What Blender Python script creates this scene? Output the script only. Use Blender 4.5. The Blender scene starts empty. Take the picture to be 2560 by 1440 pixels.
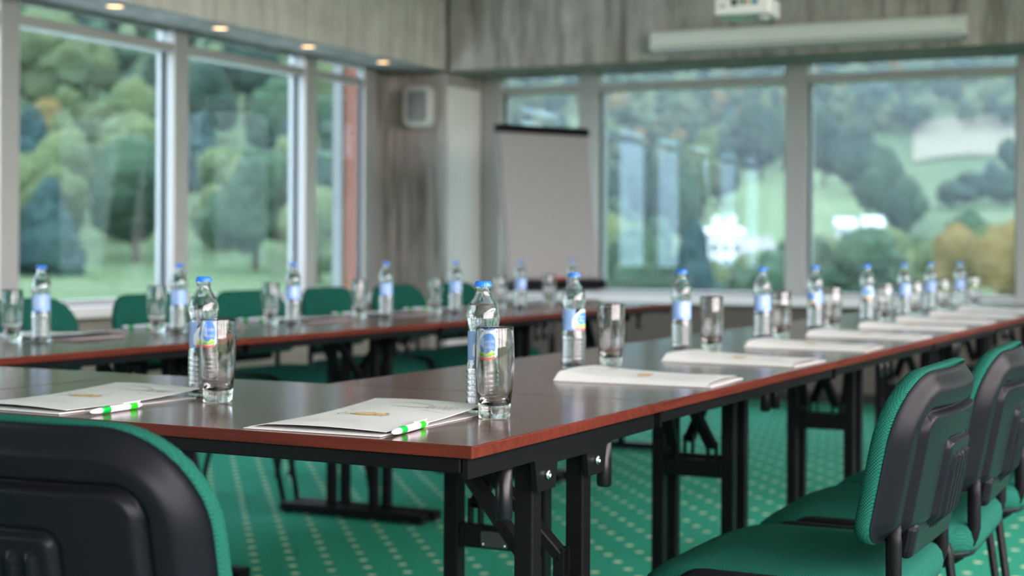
import bpy, bmesh, math, random
from mathutils import Vector, Matrix, noise

S = bpy.context.scene
C = S.collection
R = math.radians
PI = math.pi

# ------------------------------------------------------------------ camera
F_PX, CX, CY, ROLL = 3850.0, 1280.0, 622.0, 0.005
TH = math.atan(1960.0 / F_PX)
CAM_Z = 1.01
cam_d = bpy.data.cameras.new('camera')
cam = bpy.data.objects.new('camera', cam_d)
C.objects.link(cam)
cam_d.sensor_width = 36.0
cam_d.lens = 36.0 * F_PX / 2560.0
cam_d.shift_y = -(720.0 - CY) / 2560.0
cam_d.clip_start = 0.05
cam_d.clip_end = 4000
cam_d.dof.use_dof = True
cam_d.dof.focus_distance = 2.15
cam_d.dof.aperture_fstop = 4.2
cam.matrix_world = (Matrix.Translation((0, 0, CAM_Z)) @ Matrix.Rotation(TH, 4, 'Z')
                    @ Matrix.Rotation(R(90), 4, 'X') @ Matrix.Rotation(ROLL, 4, 'Z'))
S.camera = cam

# ------------------------------------------------------------------ world, lights, exposure
W = bpy.data.worlds.new('overcast_sky')
S.world = W
W.use_nodes = True
bg = W.node_tree.nodes['Background']
bg.inputs['Color'].default_value = (1.05, 0.915, 0.935, 1)
bg.inputs["Strength"].default_value = 22.0


def area(name, loc, rot, sx, sy, power, col=(1, 1, 1), portal=False):
    d = bpy.data.lights.new(name, 'AREA')
    d.shape = 'RECTANGLE'
    d.size, d.size_y, d.energy, d.color = sx, sy, power, col
    if portal:
        d.cycles.is_portal = True
    o = bpy.data.objects.new(name, d)
    C.objects.link(o)
    o.location, o.rotation_euler = loc, rot
    return o


# the window band of the +X wall is a daylight portal
area('daylight_portal', (2.0, 1.85, 1.62), (0, R(90), 0), 2.5, 9.4, 1.0, portal=True)

# the photographer's flash, a hand's breadth above the lens
fl = bpy.data.lights.new('camera_flash', 'POINT')
fl.energy = 45
fl.shadow_soft_size = 0.03
flo = bpy.data.objects.new('camera_flash', fl)
C.objects.link(flo)
flo.location = (0.03, -0.05, 1.27)

V = S.view_settings
V.view_transform = 'Standard'
V.look = 'None'
V.gamma = 1.0
V.use_curve_mapping = False
V.exposure = 0.0
cy = S.cycles
cy.use_denoising = True
cy.use_adaptive_sampling = True
cy.adaptive_threshold = 0.12
cy.adaptive_min_samples = 16
cy.max_bounces = 9
cy.diffuse_bounces = 3
cy.glossy_bounces = 4
cy.transmission_bounces = 9
cy.transparent_max_bounces = 10
cy.caustics_refractive = False
cy.caustics_reflective = False
cy.sample_clamp_indirect = 6.0

# ------------------------------------------------------------------ pixel helpers (planning only)
_s, _c = math.sin(TH), math.cos(TH)


def ray_dir(px):
    a = (px - CX) / F_PX
    return (a * _c - _s, a * _s + _c)          # room x, y per metre of depth


# ------------------------------------------------------------------ materials
MATS = {}


def mat(name, col=(0.5, 0.5, 0.5), rough=0.5, spec=0.5, metal=0.0, **kw):
    if name in MATS:
        return MATS[name]
    m = bpy.data.materials.new(name)
    m.use_nodes = True
    b = m.node_tree.nodes['Principled BSDF']
    b.inputs['Base Color'].default_value = (*col, 1)
    b.inputs['Roughness'].default_value = rough
    b.inputs['Specular IOR Level'].default_value = spec
    b.inputs['Metallic'].default_value = metal
    for k, v in kw.items():
        b.inputs[k.replace('_', ' ')].default_value = v
    MATS[name] = m
    return m


def N(m, t, **kw):
    n = m.node_tree.nodes.new(t)
    for k, v in kw.items():
        setattr(n, k, v)
    return n


def L(m, a, b):
    m.node_tree.links.new(a, b)


def ramp(m, fac, stops):
    n = N(m, 'ShaderNodeValToRGB')
    while len(n.color_ramp.elements) < len(stops):
        n.color_ramp.elements.new(0.5)
    for e, (p, c) in zip(n.color_ramp.elements, stops):
        e.position = p
        e.color = (*c, 1)
    L(m, fac, n.inputs['Fac'])
    return n.outputs['Color']


def noise_fac(m, scale=(1, 1, 1), s=5.0, detail=4.0, rough=0.6, coord='Object', dist=0.0):
    tc = N(m, 'ShaderNodeTexCoord')
    mp = N(m, 'ShaderNodeMapping')
    mp.inputs['Scale'].default_value = scale
    L(m, tc.outputs[coord], mp.inputs['Vector'])
    nz = N(m, 'ShaderNodeTexNoise')
    nz.inputs['Scale'].default_value = s
    nz.inputs['Detail'].default_value = detail
    nz.inputs['Roughness'].default_value = rough
    nz.inputs['Distortion'].default_value = dist
    L(m, mp.outputs['Vector'], nz.inputs['Vector'])
    return nz.outputs['Fac']


def bump(m, fac, strength=0.2, dist=0.01):
    b = N(m, 'ShaderNodeBump')
    b.inputs['Strength'].default_value = strength
    b.inputs['Distance'].default_value = dist
    L(m, fac, b.inputs['Height'])
    L(m, b.outputs['Normal'], m.node_tree.nodes['Principled BSDF'].inputs['Normal'])


def bsdf(m):
    return m.node_tree.nodes['Principled BSDF']


def make_concrete(name, lo, hi, streak):
    m = mat(name, rough=0.85, spec=0.25)
    f1 = noise_fac(m, (14, 14, 1.1), 1.0, 5, 0.65, dist=0.4)
    f2 = noise_fac(m, (3, 3, 3), 2.0, 6, 0.7)
    c1 = ramp(m, f1, [(0.30, streak), (0.47, lo), (0.62, hi)])
    c2 = ramp(m, f2, [(0.3, (0.78, 0.78, 0.78)), (0.7, (1, 1, 1))])
    mx = N(m, 'ShaderNodeMixRGB', blend_type='MULTIPLY')
    mx.inputs['Fac'].default_value = 1
    L(m, c1, mx.inputs['Color1'])
    L(m, c2, mx.inputs['Color2'])
    L(m, mx.outputs['Color'], bsdf(m).inputs['Base Color'])
    bump(m, f1, 0.25, 0.01)
    return m


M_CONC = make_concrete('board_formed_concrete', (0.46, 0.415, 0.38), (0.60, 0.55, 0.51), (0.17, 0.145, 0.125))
M_SOFFIT = make_concrete('soffit_concrete_baked_shade', (0.25, 0.24, 0.215), (0.33, 0.315, 0.285), (0.15, 0.14, 0.125))  # beam concrete again, with the shade of the underside put into its colour
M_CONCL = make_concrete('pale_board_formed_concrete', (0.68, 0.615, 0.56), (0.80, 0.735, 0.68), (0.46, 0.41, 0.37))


def make_carpet():
    m = mat('dotted_carpet', rough=0.95, spec=0.1)
    tc = N(m, 'ShaderNodeTexCoord')
    sp = N(m, 'ShaderNodeSeparateXYZ')
    L(m, tc.outputs['Object'], sp.inputs['Vector'])

    def math_(op, a, b=None, clamp=False):
        n = N(m, 'ShaderNodeMath', operation=op, use_clamp=clamp)
        for i, v in enumerate((a, b)):
            if v is None:
                continue
            if isinstance(v, (int, float)):
                n.inputs[i].default_value = v
            else:
                L(m, v, n.inputs[i])
        return n.outputs[0]

    PX, PY = 0.1476, 0.183

    def dots(ox, oy):
        ux = math_('SUBTRACT', math_('FRACT', math_('DIVIDE', math_('ADD', sp.outputs['X'], ox), PX)), 0.5)
        uy = math_('SUBTRACT', math_('FRACT', math_('DIVIDE', math_('ADD', sp.outputs['Y'], oy), PY)), 0.5)
        dx = math_('MULTIPLY', ux, PX)
        dy = math_('MULTIPLY', uy, PY)
        d = math_('SQRT', math_('ADD', math_('MULTIPLY', dx, dx), math_('MULTIPLY', dy, dy)))
        return math_('MULTIPLY', math_('SUBTRACT', 0.0165, d), 250.0, True)

    k = math_('MAXIMUM', dots(20.03, 20.02), dots(20.03 + PX / 2, 20.02 + PY / 2))
    f = noise_fac(m, (1, 1, 1), 260.0, 3, 0.7)
    g = ramp(m, f, [(0.3, (0.013, 0.15, 0.094)), (0.7, (0.030, 0.30, 0.195))])
    mx = N(m, 'ShaderNodeMixRGB')
    L(m, math_('MULTIPLY', k, 0.95), mx.inputs['Fac'])
    L(m, g, mx.inputs['Color1'])
    mx.inputs['Color2'].default_value = (0.50, 0.56, 0.38, 1)
    L(m, mx.outputs['Color'], bsdf(m).inputs['Base Color'])
    bump(m, f, 0.5, 0.004)
    return m


M_CARPET = make_carpet()


def make_wood(name, a, b, rough, spec=0.5):
    m = mat(name, rough=rough, spec=spec)
    f = noise_fac(m, (1.2, 22, 22), 3.0, 5, 0.6, dist=0.6)
    L(m, ramp(m, f, [(0.3, a), (0.68, b)]), bsdf(m).inputs['Base Color'])
    return m


M_TOP = make_wood('mahogany_laminate', (0.050, 0.019, 0.014), (0.095, 0.038, 0.029), 0.18, 0.6)
M_EDGE = make_wood('mahogany_edge_band', (0.050, 0.009, 0.0055), (0.095, 0.019, 0.011), 0.42, 0.12)
M_STEEL = mat('black_powder_coated_steel', (0.004, 0.004, 0.005), 0.40, 0.12)
M_RUBBER = mat('black_rubber', (0.005, 0.005, 0.007), 0.3, 0.25)
M_CHROME = mat('bright_bolt_steel', (0.75, 0.75, 0.75), 0.2, 0.5, 1.0)
M_DARKPLATE = mat('stamped_maker_plate', (0.03, 0.033, 0.035), 0.45, 0.5)


def make_plastic():
    m = mat('black_grained_plastic', (0.0055, 0.006, 0.0085), 0.36, 0.09)
    f = noise_fac(m, (1, 1, 1), 900.0, 2, 0.5)
    bump(m, f, 0.12, 0.001)
    return m


M_PLASTIC = make_plastic()


def make_fabric():
    m = mat('green_woven_fabric', rough=0.9, spec=0.04)
    tc = N(m, 'ShaderNodeTexCoord')
    w1 = N(m, 'ShaderNodeTexWave', wave_type='BANDS', bands_direction='DIAGONAL')
    w1.inputs['Scale'].default_value = 120
    w1.inputs['Distortion'].default_value = 1.0
    L(m, tc.outputs['Object'], w1.inputs['Vector'])
    ck = N(m, 'ShaderNodeTexChecker')
    ck.inputs['Scale'].default_value = 420
    L(m, tc.outputs['Object'], ck.inputs['Vector'])
    mx = N(m, 'ShaderNodeMixRGB')
    mx.inputs['Fac'].default_value = 0.5
    L(m, w1.outputs['Fac'], mx.inputs['Color1'])
    L(m, ck.outputs['Fac'], mx.inputs['Color2'])
    L(m, ramp(m, mx.outputs['Color'], [(0.2, (0.005, 0.042, 0.031)), (0.8, (0.013, 0.100, 0.074))]), bsdf(m).inputs['Base Color'])
    bump(m, mx.outputs['Color'], 0.3, 0.001)
    bsdf(m).inputs['Sheen Weight'].default_value = 0.0
    return m


M_FABRIC = make_fabric()
M_ALU = mat('silver_painted_aluminium', (0.42, 0.41, 0.40), 0.38, 0.5, 0.25)
M_SILL = mat('white_sill', (0.72, 0.72, 0.72), 0.4)
M_GASKET = mat('dark_gasket', (0.03, 0.04, 0.05), 0.6)


def make_panel():
    m = mat('beige_parapet_panel', rough=0.6, spec=0.3)
    f = noise_fac(m, (1, 1, 24), 2.0, 4, 0.6)
    L(m, ramp(m, f, [(0.3, (0.25, 0.225, 0.19)), (0.7, (0.32, 0.29, 0.25))]), bsdf(m).inputs['Base Color'])
    return m


M_PANEL = make_panel()
M_PANEL_SHADE = mat('parapet_panel_baked_shade', (0.105, 0.088, 0.074), 0.6, 0.3)  # same panel as on the left; its shade is put into the darker colour
M_BASEB = mat('black_baseboard', (0.012, 0.012, 0.012), 0.5)
M_WHITEWALL = mat('off_white_plaster', (0.60, 0.58, 0.55), 0.8)
M_CONC_LIT = mat('pillar_concrete_baked_light', (0.86, 0.83, 0.79), 0.7)  # pillar concrete, paler because side light is put into its colour
M_CEIL = mat('white_ceiling_plaster', (0.74, 0.73, 0.71), 0.85)


def make_pane(name, tint, refl):
    m = bpy.data.materials.new(name)
    m.use_nodes = True
    nt = m.node_tree
    nt.nodes.remove(nt.nodes['Principled BSDF'])
    out = nt.nodes['Material Output']
    tr = N(m, 'ShaderNodeBsdfTransparent')
    tr.inputs['Color'].default_value = (*tint, 1)
    gl = N(m, 'ShaderNodeBsdfGlossy')
    gl.inputs['Roughness'].default_value = 0.0
    gl.inputs['Color'].default_value = (0.85, 0.97, 1, 1)
    lw = N(m, 'ShaderNodeLayerWeight')
    lw.inputs['Blend'].default_value = 0.5
    pw = N(m, 'ShaderNodeMath', operation='POWER')
    L(m, lw.outputs['Facing'], pw.inputs[0])
    pw.inputs[1].default_value = 4.5
    fr = N(m, 'ShaderNodeMath', operation='MULTIPLY_ADD')
    L(m, pw.outputs[0], fr.inputs[0])
    fr.inputs[1].default_value = 0.98 - refl
    fr.inputs[2].default_value = refl
    mx = N(m, 'ShaderNodeMixShader')
    L(m, fr.outputs[0], mx.inputs['Fac'])
    L(m, tr.outputs['BSDF'], mx.inputs[1])
    L(m, gl.outputs['BSDF'], mx.inputs[2])
    L(m, mx.outputs['Shader'], out.inputs['Surface'])
    return m


M_PANE = make_pane('tinted_window_glass', (0.45, 0.55, 0.595), 0.07)
M_CLEARPANE = make_pane('clear_window_glass', (0.97, 0.98, 0.98), 0.04)
M_GLASS = mat('clear_bottle_glass', (0.95, 0.98, 1.0), 0.0, 0.5, 0.0, Transmission_Weight=1.0, IOR=1.5)
M_TUMBLER = mat('clear_tumbler_glass', (1.0, 1.0, 1.0), 0.0, 0.5, 0.0, Transmission_Weight=1.0, IOR=1.5)
M_WATER = mat('clear_water', (0.97, 0.99, 1.0), 0.0, 0.5, 0.0, Transmission_Weight=1.0, IOR=1.33)
M_CAP = mat('blue_enamelled_cap', (0.01, 0.14, 0.62), 0.28)
M_LABEL = mat('pale_blue_label_film', (0.20, 0.33, 0.58), 0.35)
M_LABELP = mat('light_blue_label_print', (0.30, 0.43, 0.68), 0.35)
M_LABELW = mat('white_label_print', (0.60, 0.66, 0.72), 0.35)
M_LBLUE = mat('blue_label_print', (0.02, 0.19, 0.70), 0.35)
M_LGREEN = mat('green_label_print', (0.10, 0.46, 0.02), 0.35)
M_LLIME = mat('lime_label_print', (0.48, 0.68, 0.03), 0.35)
M_LRED = mat('red_label_print', (0.75, 0.03, 0.05), 0.35)
M_PAPER = mat('white_folder_card', (0.56, 0.555, 0.55), 0.4)
M_PRINTG = mat('grey_folder_print', (0.28, 0.28, 0.29), 0.5)
M_PRINTL = mat('pale_grey_folder_print', (0.52, 0.52, 0.52), 0.5)
M_PRINTO = mat('ochre_folder_print', (0.50, 0.33, 0.14), 0.5)
M_PRINTB = mat('dark_folder_print', (0.06, 0.06, 0.06), 0.5)
M_PENW = mat('white_pen_plastic', (0.70, 0.69, 0.75), 0.22)
M_PENG = mat('green_pen_plastic', (0.0, 0.33, 0.04), 0.25)
M_PENL = mat('lime_green_pen_plastic', (0.01, 0.62, 0.01), 0.25)
M_SCREENCASE = mat('white_painted_case', (0.86, 0.84, 0.81), 0.4)
M_SCREENGREY = mat('grey_case_slot', (0.36, 0.38, 0.40), 0.45)
M_SPKFRAME = mat('grey_speaker_plastic', (0.62, 0.62, 0.57), 0.5)
M_SPKGRILL = mat('grey_speaker_grille', (0.24, 0.25, 0.25), 0.7)
M_PAD = mat('flip_chart_paper_baked_shade', (0.29, 0.28, 0.28), 0.7)  # white paper, backlit shade put into the grey
M_PROJ = mat('white_projector_plastic', (0.80, 0.79, 0.78), 0.4)
M_PORTB = mat('dark_port', (0.03, 0.03, 0.03), 0.4)
M_PORTG = mat('green_port', (0.06, 0.22, 0.06), 0.4)
M_PORTT = mat('teal_port', (0.05, 0.18, 0.24), 0.4)
M_REDMARK = mat('red_marker', (0.5, 0.02, 0.02), 0.4)
M_TERRA = mat('terracotta_cladding', (0.21, 0.07, 0.042), 0.8)
M_CLADEDGE = mat('grey_cladding_edge', (0.17, 0.17, 0.17), 0.5)


def emission(name, col, strength):
    m = bpy.data.materials.new(name)
    m.use_nodes = True
    nt = m.node_tree
    nt.nodes.remove(nt.nodes['Principled BSDF'])
    e = N(m, 'ShaderNodeEmission')
    e.inputs['Color'].default_value = (*col, 1)
    e.inputs['Strength'].default_value = strength
    L(m, e.outputs['Emission'], nt.nodes['Material Output'].inputs['Surface'])
    return m


M_LAMP = emission('warm_lamp', (1.0, 0.60, 0.28), 5.0)


# ------------------------------------------------------------------ mesh builder
class MB:
    def __init__(self):
        self.v, self.f, self.mi, self.sm = [], [], [], []

    def add(self, vs, fs, mi=0, smooth=False):
        o = len(self.v)
        self.v += [tuple(p) for p in vs]
        for f in fs:
            self.f.append(tuple(i + o for i in f))
            self.mi.append(mi)
            self.sm.append(smooth)
        return self

    def box(self, lo, hi, mi=0, M=None, side_mi=None):
        x0, y0, z0 = lo
        x1, y1, z1 = hi
        vs = [Vector(p) for p in ((x0, y0, z0), (x1, y0, z0), (x1, y1, z0), (x0, y1, z0),
                                  (x0, y0, z1), (x1, y0, z1), (x1, y1, z1), (x0, y1, z1))]
        if M is not None:
            vs = [M @ p for p in vs]
        fs = [(0, 3, 2, 1), (4, 5, 6, 7), (0, 1, 5, 4), (1, 2, 6, 5), (2, 3, 7, 6), (3, 0, 4, 7)]
        if side_mi is None:
            return self.add(vs, fs, mi)
        self.add(vs, fs[:2], mi)
        o = len(self.v) - 8
        for f in fs[2:]:
            self.f.append(tuple(i + o for i in f))
            self.mi.append(side_mi)
            self.sm.append(False)
        return self

    def bbox(self, lo, hi, r, mi=0, seg=2, M=None):
        bm = bmesh.new()
        bmesh.ops.create_cube(bm, size=1)
        c = [(a + b) / 2 for a, b in zip(lo, hi)]
        s = [b - a for a, b in zip(lo, hi)]
        for v in bm.verts:
            v.co = Vector((c[0] + v.co.x * s[0], c[1] + v.co.y * s[1], c[2] + v.co.z * s[2]))
        bmesh.ops.bevel(bm, geom=list(bm.edges), offset=r, segments=seg, profile=0.5, affect='EDGES')
        if M is not None:
            bm.transform(M)
        bm.verts.index_update()
        self.add([v.co for v in bm.verts], [[v.index for v in f.verts] for f in bm.faces], mi, False)
        bm.free()
        return self

    def lathe(self, prof, n=32, mi=0, M=None, closed=False, wob=None, smooth=True):
        vs = []
        for (r, z) in prof:
            for k in range(n):
                a = 2 * PI * k / n
                rr = r if wob is None else wob(r, z, a)
                p = Vector((rr * math.cos(a), rr * math.sin(a), z))
                vs.append(M @ p if M is not None else p)
        fs = []
        m = len(prof)
        rng = range(m) if closed else range(m - 1)
        for i in rng:
            j = (i + 1) % m
            for k in range(n):
                k2 = (k + 1) % n
                fs.append((i * n + k, i * n + k2, j * n + k2, j * n + k))
        if not closed:
            if prof[0][0] > 1e-6:
                fs.append(tuple(reversed(range(n))))
            if prof[-1][0] > 1e-6:
                fs.append(tuple((m - 1) * n + k for k in range(n)))
        return self.add(vs, fs, mi, smooth)

    def tube(self, pts, r, n=10, mi=0, ry=None, smooth=True):
        ry = ry or r
        P = [Vector(p) for p in pts]
        rings = []
        up = None
        for i, p in enumerate(P):
            t = (P[min(i + 1, len(P) - 1)] - P[max(i - 1, 0)]).normalized()
            if up is None:
                up = Vector((0, 0, 1)) if abs(t.z) < 0.9 else Vector((1, 0, 0))
            sd = t.cross(up).normalized()
            up = sd.cross(t).normalized()
            rings.append([p + sd * (r * math.cos(2 * PI * k / n)) + up * (ry * math.sin(2 * PI * k / n)) for k in range(n)])
        vs = [q for rg in rings for q in rg]
        fs = []
        for i in range(len(P) - 1):
            for k in range(n):
                k2 = (k + 1) % n
                fs.append((i * n + k, i * n + k2, (i + 1) * n + k2, (i + 1) * n + k))
        fs.append(tuple(reversed(range(n))))
        fs.append(tuple((len(P) - 1) * n + k for k in range(n)))
        return self.add(vs, fs, mi, smooth)

    def prism(self, poly, z0, z1, mi=0, M=None):
        n = len(poly)
        vs = [Vector((x, y, z0)) for x, y in poly] + [Vector((x, y, z1)) for x, y in poly]
        if M is not None:
            vs = [M @ p for p in vs]
        fs = [tuple(reversed(range(n))), tuple(range(n, 2 * n))]
        fs += [(i, (i + 1) % n, n + (i + 1) % n, n + i) for i in range(n)]
        return self.add(vs, fs, mi)

    def rings(self, rgs, mi=0, smooth=True, cap0=True, cap1=True):
        n = len(rgs[0])
        vs = [p for rg in rgs for p in rg]
        fs = []
        for i in range(len(rgs) - 1):
            for k in range(n):
                k2 = (k + 1) % n
                fs.append((i * n + k, i * n + k2, (i + 1) * n + k2, (i + 1) * n + k))
        if cap0:
            fs.append(tuple(reversed(range(n))))
        if cap1:
            fs.append(tuple((len(rgs) - 1) * n + k for k in range(n)))
        return self.add(vs, fs, mi, smooth)

    def mesh(self, name, mats):
        me = bpy.data.meshes.new(name)
        me.from_pydata(self.v, [], self.f)
        for m in (mats if isinstance(mats, (list, tuple)) else [mats]):
            me.materials.append(m)
        for p, mi, s in zip(me.polygons, self.mi, self.sm):
            p.material_index = mi
            p.use_smooth = s
        bm = bmesh.new()
        bm.from_mesh(me)
        bmesh.ops.recalc_face_normals(bm, faces=bm.faces)
        bm.to_mesh(me)
        bm.free()
        return me


def obj(name, data, mats=None, parent=None, loc=(0, 0, 0), rot=(0, 0, 0)):
    if isinstance(data, MB):
        data = data.mesh(name, mats)
    o = bpy.data.objects.new(name, data)
    C.objects.link(o)
    o.location, o.rotation_euler = loc, rot
    if parent is not None:
        o.parent = parent
    return o


def tag(o, label, cat, group=None):
    o['label'], o['category'] = label, cat
    if group:
        o['group'] = group
    return o


def thing(name, label, cat, loc=(0, 0, 0), rz=0.0, group=None):
    o = bpy.data.objects.new(name, None)
    C.objects.link(o)
    o.location, o.rotation_euler = loc, (0, 0, rz)
    return tag(o, label, cat, group)


def structure(o, kind='structure'):
    o['kind'] = kind
    return o


def struct_empty(name, loc=(0, 0, 0), rz=0.0):
    o = bpy.data.objects.new(name, None)
    C.objects.link(o)
    o.location, o.rotation_euler = loc, (0, 0, rz)
    return structure(o)


def dup(o, parent=None):
    c = o.copy()
    C.objects.link(c)
    c.parent = parent
    for ch in list(o.children):
        dup(ch, c)
    return c


def arc(c, r, a0, a1, n, plane='yz', x=0.0):
    out = []
    for i in range(n + 1):
        a = a0 + (a1 - a0) * i / n
        p, q = c[0] + r * math.cos(a), c[1] + r * math.sin(a)
        out.append((x, p, q) if plane == 'yz' else (p, q, x))
    return out


def sstep(a, b, x):
    t = max(0.0, min(1.0, (x - a) / (b - a)))
    return t * t * (3 - 2 * t)


ORD = ['first', 'second', 'third', 'fourth', 'fifth', 'sixth', 'seventh', 'eighth', 'ninth']

# ================================================================== THE ROOM
XL, XR, YB = -5.78, 1.9, -3.0          # left glass plane, right wall, rear wall
ZC, ZS, ZSILL = 3.1, 2.253, 0.696       # ceiling, soffit of the beams, sill
FA = 0.04                               # the far wall is slightly out of square
FX, FY = -5.25, 9.93
FAR = Matrix.Translation((FX, FY, 0)) @ Matrix.Rotation(FA, 4, 'Z')

structure(obj('floor', MB().box((-6.3, YB - 0.2, -0.2), (XR + 0.2, 10.6, 0.0)), M_CARPET))
structure(obj('ceiling', MB().box((-6.3, YB - 0.2, ZC), (XR + 0.2, 10.9, ZC + 0.2)), M_CEIL))

# left wall: parapet, sill, beam
wl = struct_empty('wall_left')
obj('parapet', MB().box((XL - 0.22, YB, 0.0), (XL + 0.03, 9.3, ZSILL - 0.06)), M_PANEL, wl)
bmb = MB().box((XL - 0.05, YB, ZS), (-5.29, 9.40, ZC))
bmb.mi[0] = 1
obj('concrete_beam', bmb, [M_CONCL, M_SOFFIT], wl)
obj('sill', MB().bbox((XL - 0.22, YB, ZSILL - 0.06), (XL + 0.16, 9.28, ZSILL), 0.006), M_SILL, wl)
structure(obj('baseboard_left', MB().box((XL + 0.03, YB, 0.0), (XL + 0.045, 9.26, 0.07)), M_BASEB))

# far wall (turned by FA): parapet, sill, beam
wf = struct_empty('wall_far', (FX, FY, 0), FA)
obj('parapet', MB().box((-0.05, 0.02, 0.0), (7.2, 0.27, ZSILL - 0.06)), M_PANEL_SHADE, wf)
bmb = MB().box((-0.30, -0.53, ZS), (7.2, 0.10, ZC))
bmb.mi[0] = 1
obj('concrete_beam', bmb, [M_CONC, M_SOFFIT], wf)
obj('sill', MB().bbox((-0.02, -0.06, ZSILL - 0.06), (7.2, 0.27, ZSILL), 0.006), M_SILL, wf)
structure(obj('baseboard_far', MB().box((-0.02, 0.0, 0.0), (7.2, 0.02, 0.07)), M_BASEB, None, (FX, FY, 0), (0, 0, FA)))

# the concrete corner pillar with its folded faces, terracotta outside
pil = [(-5.80, 9.10), (-5.765, 9.10), (-5.765, 9.20), (-5.80, 9.22), (-5.80, 9.50), (-5.36, 9.50), (-5.325, 9.93), (-5.22, 10.25), (-5.9, 10.6), (-6.0, 9.46), (-5.81, 9.40)]
wp = struct_empty('wall_corner')
obj('concrete_pillar', MB().prism(pil, 0.0, ZS + 0.02), M_CONC, wp)
obj('baked_light_side', MB().prism([(-5.361, 9.505), (-5.352, 9.505), (-5.316, 9.93), (-5.328, 9.93)], 0.0, ZS - 0.09), M_CONC_LIT, wp)  # thin sheet added in a paler colour to paint this face as lit
obj('beam_corner', MB().prism([(-5.83, 9.36), (-5.29, 9.36), (-5.29, 9.40), (-5.3, 10.03), (-5.83, 10.03)], ZS + 0.001, ZC), M_CONC, wp)
obj('terracotta_fin', MB().box((-6.20, 9.46, -1.0), (-6.01, 9.9, ZC)), M_TERRA, wp)
obj('terracotta_return', MB().box((-5.60, 10.33, -1.0), (-5.36, 10.42, ZC)), M_TERRA, wp)
obj('cladding_edge', MB().box((-6.28, 9.44, -1.0), (-6.20, 9.92, ZC)), M_CLADEDGE, wp)


def window(n, parent_mat, u0, u1, w, out, first=False, last_mullion=True, pm=None, z0=ZSILL, z1=2.125, z2=ZS, dp=0.13, g=0.075):
    """one bay: mullion after u1, transom, pane, upper pane; local u along the wall, v outward"""
    e = struct_empty('window_%d' % n)
    e.matrix_world = parent_mat
    gv = g * out

    def bx(a, b, v0, v1, z0, z1):
        lo, hi = min(v0 * out, v1 * out), max(v0 * out, v1 * out)
        return MB().bbox((a, lo, z0), (b, hi, z1), 0.004, seg=1)

    if last_mullion:
        obj('mullion', bx(u1, u1 + w, 0.0, dp, z0 - 0.01, z2 + 0.01), M_ALU, e)
    if first:
        obj('mullion', bx(u0 - w, u0, 0.0, dp, z0 - 0.01, z2 + 0.01), M_ALU, e)
    obj('transom', bx(u0, u1, 0.01, min(dp, 0.17), z1, z1 + 0.053), M_ALU, e)
    obj('bottom_rail', bx(u0, u1, 0.01, min(dp, 0.17), z0, z0 + 0.03), M_ALU, e)
    for a in (u0, u1 - 0.012):
        obj('gasket', MB().box((a, gv - 0.012, z0 + 0.03), (a + 0.012, gv + 0.012, z1)), M_GASKET, e)
    obj('pane', MB().box((u0 + 0.012, gv - 0.006, z0 + 0.03), (u1 - 0.012, gv + 0.006, z1)), pm or M_PANE, e)
    obj('upper_pane', MB().box((u0, gv - 0.006, z1 + 0.053), (u1, gv + 0.006, z2)), pm or M_PANE, e)
    return e


# left windows: u runs along +Y, v (outward) is -X
LEFT = Matrix(((0, -1, 0, -5.72), (1, 0, 0, 0), (0, 0, 1, 0), (0, 0, 0, 1)))
lm = [(-2.314, -2.18), (-0.988, -0.854), (0.338, 0.472), (1.664, 1.798), (2.99, 3.124), (4.316, 4.45), (5.642, 5.776), (6.968, 7.10), (8.275, 8.41), (8.985, 9.13)]
wn = 1
for (a0, a1), (b0, b1) in zip(lm[:-1], lm[1:]):
    last = b0 > 8.9
    window(wn, LEFT, a1, b0, b1 - b0, 1, first=(wn == 1), dp=0.06 if last else 0.13, g=0.035 if last else 0.075)
    wn += 1
# far windows
fm = [(-0.057, 0.092), (0.70, 0.848), (2.20, 2.345), (3.68, 3.825), (5.16, 5.305), (6.64, 6.785)]
for (a0, a1), (b0, b1) in zip(fm[:-1], fm[1:]):
    window(wn, FAR, a1, b0, b1 - b0, 1, first=(a0 < 0), dp=0.22)
    wn += 1

# unseen right wall beside the camera; window row sized and placed as key light
wr = struct_empty('unseen_wall_right')
obj('parapet', MB().box((XR, YB, 0), (XR + 0.25, 6.68, 0.32)), M_PANEL, wr)
obj('light_blocking_bay', MB().box((XR, 6.68, 0), (XR + 0.25, 10.6, 2.9)), M_WHITEWALL, wr)  # unseen; ends the window row to keep light off the far beam
obj('header', MB().box((XR, YB, 2.9), (XR + 0.25, 10.6, ZC)), M_CONC, wr)
RIGHT = Matrix(((0, 1, 0, XR + 0.04), (1, 0, 0, 0), (0, 0, 1, 0), (0, 0, 0, 1)))
ys = [YB + 0.1 + 1.35 * i for i in range(8)]
for a, b in zip(ys[:-1], ys[1:]):
    window(wn, RIGHT, a + 0.13, b, 0.13, 1, first=(a == ys[0]), pm=M_CLEARPANE, z0=0.32, z1=2.3, z2=2.9)
    wn += 1
wb = struct_empty('wall_rear')
obj('plaster', MB().box((-6.2, YB - 0.15, 0), (XR + 0.25, YB, ZC)), M_WHITEWALL, wb)

# ================================================================== TABLES
TL, TD, TZ, TT = 1.172, 0.715, 0.74, 0.018


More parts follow.
